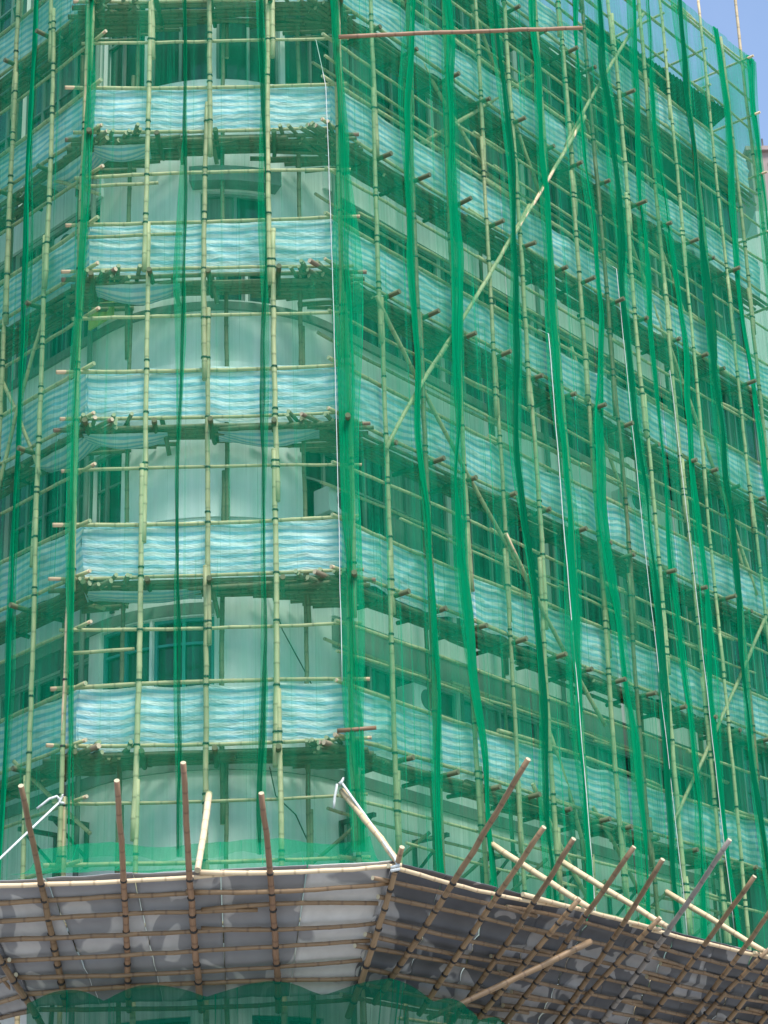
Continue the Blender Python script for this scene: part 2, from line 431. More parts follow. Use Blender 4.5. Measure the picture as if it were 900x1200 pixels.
for (ua, ub, za, zb, fm) in wins:
    curved = abs(ua) < UA and abs(ub) < UA + 0.6
    fr = MB(); gl = MB()
    n = max(1, int((ub - ua) / 0.25)) if curved else 1
    def bar(u_a, u_b, z_a, z_b, o0=-0.16, o1=-0.09):
        m_ = max(1, int((u_b - u_a) / 0.25)) if curved else 1
        for q in range(m_):
            x0 = u_a + (u_b - u_a) * q / m_; x1 = u_a + (u_b - u_a) * (q + 1) / m_
            c = [WP(x0, o0, z_a), WP(x1, o0, z_a), WP(x1, o1, z_a), WP(x0, o1, z_a)]
            n_ = len(fr.v); fr.v += [tuple(p) for p in c] + [(p.x, p.y, z_b) for p in c]
            for f_ in ((0, 3, 2, 1), (4, 5, 6, 7), (0, 1, 5, 4), (1, 2, 6, 5), (2, 3, 7, 6), (3, 0, 4, 7)):
                fr.face(tuple(n_ + k for k in f_))
    fw = 0.06
    bar(ua, ub, za, za + fw); bar(ua, ub, zb - fw, zb)
    nm = max(1, round((ub - ua) / 0.62))
    for k in range(nm + 1):
        x = ua + (ub - ua - fw) * k / nm
        bar(x, x + fw, za + fw, zb - fw, -0.155, -0.095)
    if zb - za > 0.9:
        zt = zb - (zb - za) * 0.36
        bar(ua + fw, ub - fw, zt, zt + 0.045, -0.15, -0.1)
    w_ = fr.build('window', M[fm], bld)
    for q in range(nm):
        x0 = ua + (ub - ua) * q / nm; x1 = ua + (ub - ua) * (q + 1) / nm
        mi = 1 if rnd.random() < 0.13 else 0
        m_ = 3 if curved else 1
        for s_ in range(m_):
            y0 = x0 + (x1 - x0) * s_ / m_; y1 = x0 + (x1 - x0) * (s_ + 1) / m_
            gl.quad(WP(y0, -0.17, za), WP(y1, -0.17, za), WP(y1, -0.17, zb), WP(y0, -0.17, zb), None, mi)
    gl.build('pane', [M['glass'], M['curtain']], w_)

def band(name, u0, u1, z0, z1, out_, mat, n=None, label=None):
    mb = MB()
    cuts = [u0] + [u for u in [-UA + 2 * UA * i / 22 for i in range(23)] if u0 + 0.02 < u < u1 - 0.02] + [u1]
    for a, b in zip(cuts[:-1], cuts[1:]):
        o0, o1 = (-0.03, out_)
        p = [WP(a, o0, z0), WP(b, o0, z0), WP(b, o1, z0), WP(a, o1, z0)]
        q = [Vector((v.x, v.y, z1)) for v in p]
        mb.quad(p[0], p[1], p[2], p[3]); mb.quad(q[0], q[3], q[2], q[1])
        mb.quad(p[3], p[2], q[2], q[3])
    for x in (u0, u1):
        mb.quad(WP(x, -0.03, z0), WP(x, out_, z0), WP(x, out_, z1), WP(x, -0.03, z1))
    o = mb.build(name, mat, bld)
    if label: o['label'] = label
    return o
for u_ in (2.5, -2.75, UR(8.26)):
    mb = MB(); mb.tube([WP(u_, 0.10, 0.1), WP(u_, 0.10, 15), WP(u_, 0.10, ROOF)], [0.05] * 3, 8)
    mb.build('drain_pipe', M['spandrel'], bld)
band('string_course', U0 + 0.1, U1 - 0.1, 11.45, 11.66, 0.05, M['spandrel'])
band('string_course', U0 + 0.1, U1 - 0.1, 20.28, 20.44, 0.07, M['spandrel'])
band('eyebrow_slab', UR(1.2), U1 - 0.3, 14.5, 15.02, 0.07, M['ledge'])
band('eyebrow_slab', U0 + 0.3, ULf(1.6), 14.5, 15.02, 0.07, M['ledge'])
band('eyebrow_slab', UR(1.2), U1 - 0.3, 23.4, 24.06, 0.07, M['ledge'])
band('eyebrow_slab', U0 + 0.3, ULf(1.4), 23.4, 24.06, 0.07, M['ledge'])
band('spandrel_panel', UR(1.2), U1 - 0.3, 13.92, 14.45, 0.02, M['spandrel'])
band('spandrel_panel', U0 + 0.3, -0.02, 14.28, 14.49, 0.025, M['spandrel'])
band('wall_panel', -1.82, 1.62, 16.1, 19.2, 0.06, M['ledge'])
band('wall_panel', UR(10.4), UR(11.8), 18.45, 21.9, 0.05, M['ledge'], label='white wall panel on the long face')
band('wall_panel', UR(8.9), UR(10.2), 24.2, 25.6, 0.05, M['ledge'], label='white wall panel on the long face')
band('window_hood', -0.45, 1.15, 22.9, 23.22, 0.34, M['spandrel'])
band('parapet', UR(9.6), U1 - 0.02, ROOF - 0.35, ROOF + 0.3, 0.05, M['wall'])
band('cornice', UR(1.0), U1 - 0.02, 28.0, 28.22, 0.16, M['ledge'])
bay = MB()
bay.box(FR(13.8, -1.45, 0), dR * 2.55, nR * 0.85, (0, 0, ROOF - 0.4))
bay.build('end_bay', M['wall_shaded'], bld)
for zb_ in (13.0, 16.0, 19.0, 22.0, 25.0, 28.2):
    for tb_ in (13.95, 15.2):
        m1 = MB(); m1.box(FR(tb_, -0.6, zb_), dR * 1.0, nR * 0.06, (0, 0, 0.06)); m1.box(FR(tb_, -0.6, zb_ + 1.54), dR * 1.0, nR * 0.06, (0, 0, 0.06))
        for q in (0, 0.47, 0.94): m1.box(FR(tb_ + q, -0.6, zb_ + 0.062), dR * 0.06, nR * 0.055, (0, 0, 1.476))
        w_ = m1.build('window', M['frame'], bld)
        m1 = MB(); m1.quad(FR(tb_, -0.58, zb_), FR(tb_ + 1, -0.58, zb_), FR(tb_ + 1, -0.58, zb_ + 1.6), FR(tb_, -0.58, zb_ + 1.6)); m1.build('pane', M['glass'], w_)
    m1 = MB(); m1.box(FR(13.82, -0.6, zb_ + 1.75), dR * 2.5, nR * 0.2, (0, 0, 0.4)); m1.build('eyebrow_slab', M['ledge'], bld)
# corrugated awning along the roof edge
aw = MB()
def awf(u, v):
    t = 9.64 + 6.55 * u
    z0 = 30.92 + 0.74 * u
    tri = 0.035 * (1 if int(u * 80) % 2 else -1)
    return FR(t, -0.30 - 0.9 * (1 - v) + 0.02 * tri, z0 + (0.50 - 0.12 * u) * v + tri * 0.8)
aw.grid(awf, 80, 3, smooth=False)
ao = aw.build('roof_awning', M['corr'], bld)
sol = ao.modifiers.new('thick', 'SOLIDIFY'); sol.thickness = 0.02

# ------------------------------------------------------------------ scaffolding
UPF = [-2.343, -1.15, -0.075, 1.095, 2.36]
UPR = [1.16, 2.32, 3.5, 4.68, 5.83, 6.97, 7.97, 9.0, 10.25, 11.55, 12.6, 13.6, 14.6, 15.6, 16.7]
UPL = [1.33, 2.55, 3.75, 4.95, 6.1]

def upright(parent, fn, s, o, z0, z1, r, lean=0.0, extra=(), mat=None, side=None, label=None, name='upright_pole'):
    mb = MB()
    zz = [z - z0 + dz + rnd.uniform(-.03, .03) for z in extra for dz in (-0.07, 0.08) if rnd.random() < 0.62]
    pole_run(mb, fn(s + lean, o, z0), fn(s, o, z1), r, side, seg=6.4, lap=1.3, bend=0.035, lash_at=zz)
    ob = mb.build(name, mat or PALE, parent)
    if label: ob['label'] = label
    return ob

def ledger(parent, fn, s0, s1, o, z, r, dz=0.0, name='ledger_pole'):
    mb = MB()
    p0 = fn(s0, o, z + rnd.uniform(-0.04, 0.04)); p1 = fn(s1, o, z + dz + rnd.uniform(-0.04, 0.04))
    pole_run(mb, p0, p1, r * 0.9, (0, 0, 1), seg=6.2 * rnd.uniform(.8, 1.1), lap=1.1, bend=0.05)
    return mb.build(name, PALE, parent)

def brace(parent, p0, p1, r, side, mat=None):
    mb = MB(); pole_run(mb, p0, p1, r, side, seg=6.8, lap=1.6, bend=0.06)
    return mb.build('diagonal_brace', mat or PALE, parent)

def platform(parent, fn, s0, s1, k, depths, ups, mitre0, mitre1, bow=False, out_len=0.22):
    z = ZL(k) - 1.12
    mb = MB()
    for d in depths:
        spans = [(s0 + mitre0 * d - (rnd.uniform(-0.1, 0.65) if not bow else rnd.uniform(-0.1, 0.35)), s1 - mitre1 * d + rnd.uniform(-0.1, 0.4))]
        if bow and d > 0.86:
            hc = math.sqrt(max(0, RHO ** 2 - (RHO - (d - 0.80)) ** 2))
            spans = [(s0 - rnd.uniform(-0.1, 0.3), -hc), (hc, s1 + rnd.uniform(-0.1, 0.3))]
        for a, b in spans:
            if b - a < 0.3: continue
            zz = z + rnd.uniform(-0.035, 0.035)
            pole_run(mb, fn(a, -d, zz), fn(b, -d + rnd.uniform(-.03, .03), zz + rnd.uniform(-.03, .03)), rnd.uniform(0.038, 0.05), (0, 0, 1), 5.5, 0.8, 0.02, 6, fine=False)
    for q in range(7 if bow else 16):          # loose canes lying across and under the deck, ragged ends
        a = rnd.uniform(s0, s1 - 1.2); b = min(s1 + 0.25, a + rnd.uniform(0.9, 2.6)); d = rnd.choice(depths[:6])
        zz = z - rnd.uniform(0.05, 0.10)
        pole(mb, fn(a, -d, zz), fn(b, -max(0.1, min(0.75, d + rnd.uniform(-.25, .25))), zz + rnd.uniform(-.03, .05)), 0.042, 0.036, 0.02, 6, fine=False)
    if bow:
        for sgn in (-1, 1):
            for q in range(6):
                x = sgn * rnd.uniform(1.25, 2.3); zz = z + rnd.uniform(0.0, 0.1)
                pole(mb, fn(x, 0.05 + rnd.uniform(-.1, .12), zz), fn(x + sgn * rnd.uniform(0.1, 0.45), -0.8, zz), 0.04, 0.036, 0.01, 6, fine=False)
    pf = mb.build('work_platform', [M['deck'], M['cut'], M['tie']], parent)
    for s in ups:
        tb = MB()
        dp = 0.85 if not bow else 0.8
        j = rnd.uniform(-0.08, 0.08)
        zz = z - 0.1 + rnd.uniform(-.03, .03)
        pole(tb, fn(s + 0.09 + j, out_len + rnd.uniform(-.12, .12), zz + rnd.uniform(-.04, .06)), fn(s + 0.09 + j + rnd.uniform(-.05, .05), -dp, zz), 0.05, 0.042, 0.01, 7, fine=False)
        tb.build('transom_pole', [M['transom'], M['transom']], pf)
    return pf

def levels():
    out = []
    for k in range(-1, 9):
        out += [ZL(k), ZL(k) - 1.0, ZL(k) - 2.0]
    return out
TIEZ = levels()

# --- across the rounded corner
scF = thing('bamboo_scaffold', 'pale bamboo scaffold face across the rounded white corner, narrowest of the three full faces', 'scaffold', (0, -0.1, 0), 'bamboo scaffold faces')
LEANF = {0: -0.10, 1: -0.10, 2: -0.01, 3: 0.03, 4: 0.06}
for i, x in enumerate(UPF):
    upright(scF, FF, x, 0, 0, ZTOP, 0.047 * rnd.uniform(.92, 1.1), LEANF[i], TIEZ, side=(1, 0, 0))
for x in (-1.55, 0.2, 1.62):
    upright(scF, FF, x, -0.72, 0, 32, 0.042, 0, (), side=(1, 0, 0), name='inner_upright_pole', mat=[M['deck'], M['cut'], M['tie']])
for k in range(0, 8):
    z = ZL(k)
    ledger(scF, FF, -2.62 - rnd.uniform(0, .2), 2.55 + rnd.uniform(0, .2), -0.10, z, 0.042)
    ledger(scF, FF, -2.55 - rnd.uniform(0, .25), 2.45 + rnd.uniform(0, .25), -0.10, z - 1.0, 0.04)
    ledger(scF, FF, -2.5 - rnd.uniform(0, .2), 2.45 + rnd.uniform(0, .2), -0.10, z - 1.98, 0.037)
    if k >= 1:
        platform(scF, FF, -2.45, 2.45, k, (0.2, 0.31, 0.42, 0.53, 0.64, 0.75, 0.88, 1.0, 1.12, 1.24, 1.36), UPF, -0.1, -0.1, bow=True)
for (x0, x1, z, o) in ((-2.5, -1.0, 22.45, -0.05), (-2.5, -0.55, 21.35, -0.03), (-2.4, -1.3, 13.3, -0.06)):
    mb = MB(); pole(mb, FF(x0, o, z), FF(x1, o, z + 0.05), 0.036); mb.build('short_pole', PALE, scF)
for (x, z) in ((-0.06, 23.9), (-0.7, 23.9), (-0.02, 14.75), (-0.05, 20.9), (-0.75, 20.85), (-0.9, 17.85)):
    mb = MB(); pole(mb, FF(x, -0.3, z - .1), FF(x + 0.12, -0.55, z - 0.7), 0.045); mb.build('short_strut', [M['deck'], M['cut']], scF)

# --- the long face
scR = thing('bamboo_scaffold', 'pale bamboo scaffold on the long receding face, with long crossing diagonal canes', 'scaffold', FR(8, 0, 0), 'bamboo scaffold faces')
for i, t in enumerate(UPR):
    top = ZTOP + (3.2 if i in (9, 14) else 0.6 if i == 12 else 0.0)
    m_ = PALE if i not in (1, 7, 11) else [M['tan'], M['cut'], M['tie']]
    upright(scR, FR, t, 0, 0, top, 0.044 * rnd.uniform(.88, 1.15), rnd.uniform(-0.15, 0.15), TIEZ, m_, side=dR)
for t in (1.2, 3.4, 5.8, 8.1, 10.6, 12.9, 15.2):
    upright(scR, FR, t, -0.95, 0, 31, 0.042, 0, (), side=dR, name='inner_upright_pole', mat=[M['deck'], M['cut'], M['tie']])
for k in range(0, 10):
    z = ZL(k)
    if z > ZTOP: break
    ledger(scR, FR, -0.25, 17.0, -0.10, z, 0.042)
    ledger(scR, FR, -0.3, 17.0, -0.10, z - 1.0, 0.04)
    ledger(scR, FR, -0.2, 16.9, -0.11, z - 1.98, 0.036)
    ledger(scR, FR, rnd.uniform(-.2, 3), rnd.uniform(11, 17), -0.13, z - 2.5, 0.03)
    if k <= 8:
        ledger(scR, FR, 0.4, 16.8, -0.9, z - 0.9, 0.036, name='inner_ledger_pole')
        ledger(scR, FR, 0.4, 16.8, -0.9, z - 1.95, 0.034, name='inner_ledger_pole')
    if 1 <= k <= 8:
        platform(scR, FR, -0.2, 16.7, k, (0.2, 0.31, 0.42, 0.53, 0.64, 0.75), UPR[:13] if k < 8 else UPR[:9], 0.46, 0.0, out_len=0.29)
ledger(scR, FR, 8.0, 17.1, -0.08, ZTOP - 0.05, 0.035)
for (p0, p1) in ((FR(11.75, 0.045, 32.55), FR(1.1, 0.045, 17.3)), (FR(1.0, 0.07, 20.4), FR(7.6, 0.07, 13.5)), (FR(14.9, 0.05, 17.9), FR(9.9, 0.05, 12.0)),
                 (FR(9.0, -0.2, 28.5), FR(15.6, -0.2, 16.6)), (FR(2.0, -0.18, 27.8), FR(4.9, -0.18, 25.2)), (FR(4.9, -0.18, 29.2), FR(7.1, -0.18, 25.2)),
                 (FR(3.0, -0.25, 24.8), FR(7.2, -0.25, 28.6)), (FR(6.1, -0.2, 13.2), FR(7.2, -0.2, 10.4)), (FR(9.0, -0.2, 10.3), FR(7.4, -0.2, 11.9)),
                 (FR(5.2, 0.0, 11.9), FR(7.1, 0.0, 9.6)), (FR(8.3, -.5, 22.3), FR(11.0, -.5, 17.6)), (FR(11.2, -.3, 27.6), FR(13.5, -.3, 23.6))):
    brace(scR, p0, p1, 0.043, nR)
for (t, z) in ((0.6, 9.9), (2.4, 10.0), (4.1, 9.9), (5.9, 10.1), (7.8, 10.0), (10, 10.1), (12, 10.0)):
    mb = MB(); pole(mb, FR(t, -0.3, z + .55), FR(t - 0.5, -1.1, z - 0.2), 0.035); mb.build('short_strut', [M['deck'], M['cut']], scR)
# the far end: return rails towards the back
for z in (ZTOP - 0.15, 32.0, 30.2, 28.5, 26.4, 24.2, 22.0):
    mb = MB(); pole(mb, FR(16.62, 0.35, z - 0.05), FR(16.62, -3.0, z), 0.034); mb.build('return_rail', PALE, scR)
for t in (12.6, 14.6):
    for z in (33.0, 31.9):
        mb = MB(); pole(mb, FR(t, 0.1, z), FR(t + 0.1, -2.8, z + 0.05), 0.034); mb.build('return_rail', PALE, scR)

# --- the narrow side
scL = thing('bamboo_scaffold', 'pale bamboo scaffold on the short face beside the rounded corner, cut by the picture edge', 'scaffold', FL(3, 0, 0), 'bamboo scaffold faces')
for i, t in enumerate(UPL):
    upright(scL, FL, t, 0, 0, ZTOP, 0.047 * rnd.uniform(.92, 1.1), -0.12 * (i == 0), TIEZ, side=dL)
for t in (1.6, 3.9):
    upright(scL, FL, t, -0.95, 0, 31, 0.042, 0, (), side=dL, name='inner_upright_pole', mat=[M['deck'], M['cut'], M['tie']])
for k in range(0, 8):
    z = ZL(k)
    ledger(scL, FL, -0.25, 6.4, -0.10, z, 0.042)
    ledger(scL, FL, -0.3, 6.4, -0.10, z - 1.0, 0.04)
    ledger(scL, FL, -0.35, 6.4, -0.11, z - 1.95, 0.037)
    if k >= 1:
        platform(scL, FL, -0.2, 6.3, k, (0.2, 0.31, 0.42, 0.53, 0.64, 0.75), UPL, 0.44, 0.0)
for (p0, p1) in ((FL(2.6, 0.0, 19.4), FL(1.2, 0.0, 17.0)), (FL(2.7, -0.05, 17.0), FL(1.3, -0.05, 20.3)), (FL(3.4, -0.2, 24.6), FL(0.3, -0.5, 22.6)),
                 (FL(2.4, -0.3, 15.5), FL(0.4, -0.9, 14.4)), (FL(2.0, -0.2, 11.9), FL(0.5, -0.8, 10.4))):
    brace(scL, p0, p1, 0.04, nL)

# ------------------------------------------------------------------ striped tarpaulins along each lift
def fbm(x, y, z=0.0): return noise.fractal(Vector((x, y, z)), 1.0, 2.0, 4)
def ridge(x, y, z=0.0):
    return 1 - abs(noise.noise(Vector((x, y, z)))) * 2
ORD = {1: 'first', 2: 'second', 3: 'third', 4: 'fourth', 5: 'fifth', 6: 'sixth', 7: 'seventh', 8: 'topmost'}

def tarp(fn, s0, s1, k, ups, label, m0, m1, height=1.06, flap=()):
    seed = rnd.uniform(0, 100)
    zt = ZL(k) + 0.03; L = s1 - s0
    kn = sorted([s0] + [u for u in ups if s0 < u < s1] + [s1])
    def pt(u, v):
        s = s0 + L * u
        a = max([q for q in kn if q <= s + 1e-6]); b = min([q for q in kn if q >= s - 1e-6])
        f = (s - a) / (b - a) if b > a else 0
        sag = (0.05 + 0.06 * noise.noise(Vector((a * 1.7, seed, 9)))) * sin(pi * f) * (1 - v)
        bot = (0.13 * noise.noise(Vector((s * 0.9, seed, 0))) + 0.03 * fbm(s * 3, seed) - 0.05 * sin(pi * f) * (0.5 + noise.noise(Vector((a, seed, 4))))) * v
        # creases radiate from the tie points at the top and corners
        sg = 1 if noise.noise(Vector((a * 3.1, seed, 2))) > 0 else -1
        cre = 0.04 * noise.noise(Vector((s * 0.8 + v * 0.6, v * 0.9, seed))) + 0.05 * ridge(s * 0.9 + sg * v * 2.4, v * 1.2 - sg * s * 0.4, seed + 5) ** 3 * sin(pi * min(1, v * 1.1))
        cre += 0.016 * ridge(s * 1.6 - sg * v * 5.5, v * 2.0, seed + 9) ** 2 * (1.2 - v)
        for x_ in (a, b):
            r_ = math.hypot(s - x_, v * height); th_ = math.atan2(v * height, abs(s - x_) + 1e-4)
            cre += 0.05 * (ridge(th_ * 3.2, seed + x_ * 2.3, 1.0)) * r_ * math.exp(-2.0 * r_)
        bil = 0.05 * sin(pi * v) * (0.5 + noise.noise(Vector((s * 0.7, seed, 1.0))))
        o = -0.22 + cre + bil - 0.03 * v
        o = min(o, -0.045) if v < 0.97 else min(o, -0.14)
        return fn(s, o, zt - sag - height * v + bot)
    mb = MB()
    mb.grid(pt, max(20, int(L * 14)), 18, lambda u, v: (u * L + seed, v))
    o = mb.build('tarpaulin', M['tarp'])
    tag(o, label, 'tarpaulin', 'striped tarpaulins along the platforms')
    for (fa, fb, drop, dep) in flap:
        fbm_ = MB()
        def fl(u, v, fa=fa, fb=fb, drop=drop, dep=dep):
            s = fa + (fb - fa) * u
            hang = drop * sin(pi * u) * (1 - (2 * v - 1) ** 2)
            return fn(s, -0.25 - dep * v, ZL(k) - 1.24 - hang + 0.03 * fbm(s * 2, v * 3, seed))
        fbm_.grid(fl, 18, 8, lambda u, v: (u * (fb - fa), v * 0.8))
        q = fbm_.build('loose_flap', M['tarp'], o)
        q['label'] = 'loose blue flap sagging under the platform'
    return o
FLAPS = {5: [(-2.2, -0.6, 0.28, 0.5)], 4: [(0.1, 1.9, 0.2, 0.45), (-2.3, -0.8, 0.2, .5)], 3: [(-2.2, -0.2, 0.12, 0.5)], 6: [(-2.3, -1.2, .2, .5)]}
WHERE = {2: 'lowest', 3: 'second lowest', 4: 'third from the bottom', 5: 'third from the top', 6: 'second from the top', 7: 'topmost, partly out of frame'}
for k in range(2, 8):
    tarp(FF, -2.26, 2.28, k, UPF, 'blue and white striped tarpaulin on the rounded corner, %s' % (WHERE[k] if k > 4 or k < 4 else 'third lowest'), 0, 0, flap=FLAPS.get(k, ()))
for k in range(2, 9):
    nm = ORD[k - 1] if k < 8 else 'topmost one, just under the dark green awning'
    tarp(FR, 0.05, 16.6, k, UPR, 'long striped tarpaulin on the long receding face, %s' % (nm + ' from the bottom' if k < 8 else nm), 0, 0)
for k in range(2, 8):
    tarp(FL, 0.05, 6.2, k, UPL, 'striped tarpaulin on the short side face, %s from the bottom' % ORD[k - 1], 0, 0, flap=[(0.3, 1.9, 0.25, .5)] if k in (4, 6) else ())

# ------------------------------------------------------------------ green nets
def net_sheet(fn, s0, s1, z0, z1, mat, label, seam=None, off=0.13, group='green debris nets', low=None):
    seed = rnd.uniform(0, 200); L = s1 - s0; H = z1 - z0
    def pt(u, v):
        s = s0 + L * u; z = z0 + H * v
        fold = 0.045 * fbm(s * 2.4, z * 0.10, seed) + 0.02 * noise.noise(Vector((s * 7, z * 0.12, seed)))
        sag = 0.05 * sin(pi * u) * (0.6 + 0.5 * noise.noise(Vector((seed, z * 0.33, 2.0))))
        zz = z
        if v == 0: zz += 0.15 * noise.noise(Vector((s * 1.7, seed, 4.0)))
        return fn(s, off + max(-0.05, fold + sag), zz)
    mb = MB()
    mb.grid(pt, max(10, int(L * 9)), int(H * 1.6), lambda u, v: (u * L + seed, v * H))
    o = mb.build('debris_net', mat)
    tag(o, label, 'safety net', group)
    if seam:
        gathered(fn, s1, z0, z1, o, off, *seam)
    return o

def gathered(fn, s, z0, z1, parent, off, width, wob, mat, lean=0.0):
    seed = rnd.uniform(0, 300); H = z1 - z0
    nz_ = int(H * 4); NC = 10
    def pt(u, v):
        z = z0 + H * v
        c = s + wob * (noise.noise(Vector((seed, z * 0.16, 0.0))) * 2.2 + 0.5 * noise.noise(Vector((seed, z * 0.7, 5.0)))) + lean * (1 - v)
        wmod = 0.08 + 1.15 * (0.5 + noise.noise(Vector((seed + 7, z * 0.3, 3.0)))) + 0.25 * noise.noise(Vector((seed + 3, z * 1.1, 8.0)))
        w = width * max(0.16, wmod)
        x = (u - 0.5) * w
        zig = (0.032 if int(round(u * NC)) % 2 else -0.01) + 0.035 * noise.noise(Vector((u * 3.0, z * 0.5, seed)))
        return fn(c + x + 0.015 * noise.noise(Vector((u * 5, z * 1.3, seed + 1))), off + 0.05 + zig * min(1, w / 0.1), z)
    def pt2(u, v):
        z = z0 + H * v
        c = s + wob * noise.noise(Vector((seed, z * 0.16, 0.0))) * 1.9 + lean * (1 - v) + 0.16 * noise.noise(Vector((seed + 21, z * 0.25, 0.0)))
        w = width * (1.3 + 2.4 * max(-0.45, noise.noise(Vector((seed + 31, z * 0.22, 3.0)))))
        x = (u - 0.5) * w
        return fn(c + x + 0.02 * noise.noise(Vector((u * 5, z * 1.1, seed + 1))), off + 0.035 + 0.03 * noise.noise(Vector((u * 7.0, z * 0.35, seed))) + (0.012 if int(round(u * 14)) % 2 else 0), z)
    mb = MB(); mb.grid(pt, NC, nz_, lambda u, v: (u * 0.4 + seed, v * H))
    mb.grid(pt2, 14, nz_, lambda u, v: (u * 0.8 + seed + 3, v * H), 1)
    q = mb.build('gathered_edge', [mat, M['sheer']], parent)
    q['label'] = 'bunched dark green net edge'
    return q

ZB = 9.7
xs = [-2.36, -0.52, 1.0, 2.40]
for i in range(3):
    net_sheet(FF, xs[i], xs[i + 1], ZB, ZTOP, M['net'],
              ['thin green net on the rounded corner, strip beside the short side face', 'thin green net on the rounded corner, middle strip of three', 'thin green net on the rounded corner, strip beside the long face'][i],
              seam=[(0.07, 0.05, M['seam_dark']), (0.08, 0.06, M['seam_dark'], -0.12), (0.20, 0.08, M['seam'])][i])
ts = [0.06, 1.95, 3.45, 5.05, 6.65, 8.2, 9.6, 10.75, 11.85, 13.3, 14.9, 16.75]
wd = [0.16, 0.34, 0.22, 0.30, 0.34, 0.26, 0.22, 0.2, 0.26, 0.24, 0.42]
NTH = ['first', 'second', 'third', 'fourth', 'fifth', 'sixth', 'seventh', 'eighth', 'ninth', 'tenth', 'eleventh']
for i in range(11):
    net_sheet(FR, ts[i], ts[i + 1], ZB - 0.3, ZTOP - 0.1, M['net_heavy'],
              'green debris net strip on the long receding face, %s from the rounded corner' % NTH[i],
              seam=(wd[i] * rnd.uniform(.8, 1.25), 0.24, M['seam'] if i % 3 != 2 else M['seam_dark'], rnd.uniform(-0.25, 0.25)))
tl = [-0.04, 1.66, 3.3, 5.0, 6.4]
for i in range(4):
    net_sheet(FL, tl[i], tl[i + 1], ZB - 0.3, ZTOP, M['net_heavy'],
              'green debris net strip on the short side face, %s from the rounded corner' % NTH[i], seam=(0.16, 0.06, M['seam']))
# the bunched edge down the corner cane between the rounded corner and short face
firstnet = [o for o in bpy.data.objects if o.name.startswith('debris_net')][0]
gathered(FF, -2.30, ZB, ZTOP, firstnet, 0.13, 0.13, 0.05, M['seam'], -0.05)
# end return net at the far end
mb = MB()
def endnet(u, v):
    z = 22 + (ZTOP - 22) * v
    return FR(16.72 + 0.05 * fbm(u * 3, z * .3, 5), 0.1 - 2.9 * u, z - 0.25 * sin(pi * u) * v)
mb.grid(endnet, 12, 24, lambda u, v: (u * 3, v * 12))
tag(mb.build('debris_net', M['net']), 'thin green net closing the far end of the long face', 'safety net', 'green debris nets')

# skirt of net from the bottom lift out to the edge of the fan
mb = MB()
def skirt(u, v):
    x = -2.75 + 5.35 * u
    o = 0.16 + 1.5 * v ** 1.4 + 0.05 * fbm(x * 2, v * 2, 3)
    z = 9.92 - 0.78 * v - 0.12 * sin(pi * v) + 0.05 * fbm(x * 1.2, v, 9) + 0.06 * sin(x * 2.6) * (1 - v)
    return FF(x * (1 + 0.08 * v), o, z)
mb.grid(skirt, 60, 12, lambda u, v: (u * 5.3, v * 1.8))
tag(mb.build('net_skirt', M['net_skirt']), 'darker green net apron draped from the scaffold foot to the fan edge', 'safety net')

# ------------------------------------------------------------------ protective fans (sloping bamboo catch platforms)
HR_in = Vector((2.25, -0.25, 7.35)); HR_out = Vector((2.93, -2.2, 8.99))
HL_in = Vector((-2.73, -0.2, 7.30)); HL_out = Vector((-3.70, -2.2, 8.83))
def fan_face(i0, i1, o0, o1):
    i0, i1, o0, o1 = map(Vector, (i0, i1, o0, o1))
    nrm = (i1 - i0).cross(o0 - i0).normalized()
    if nrm.z < 0: nrm = -nrm
    def P(s, q, h=0.0): return (i0.lerp(i1, s)).lerp(o0.lerp(o1, s), q) + nrm * h
    return P, nrm

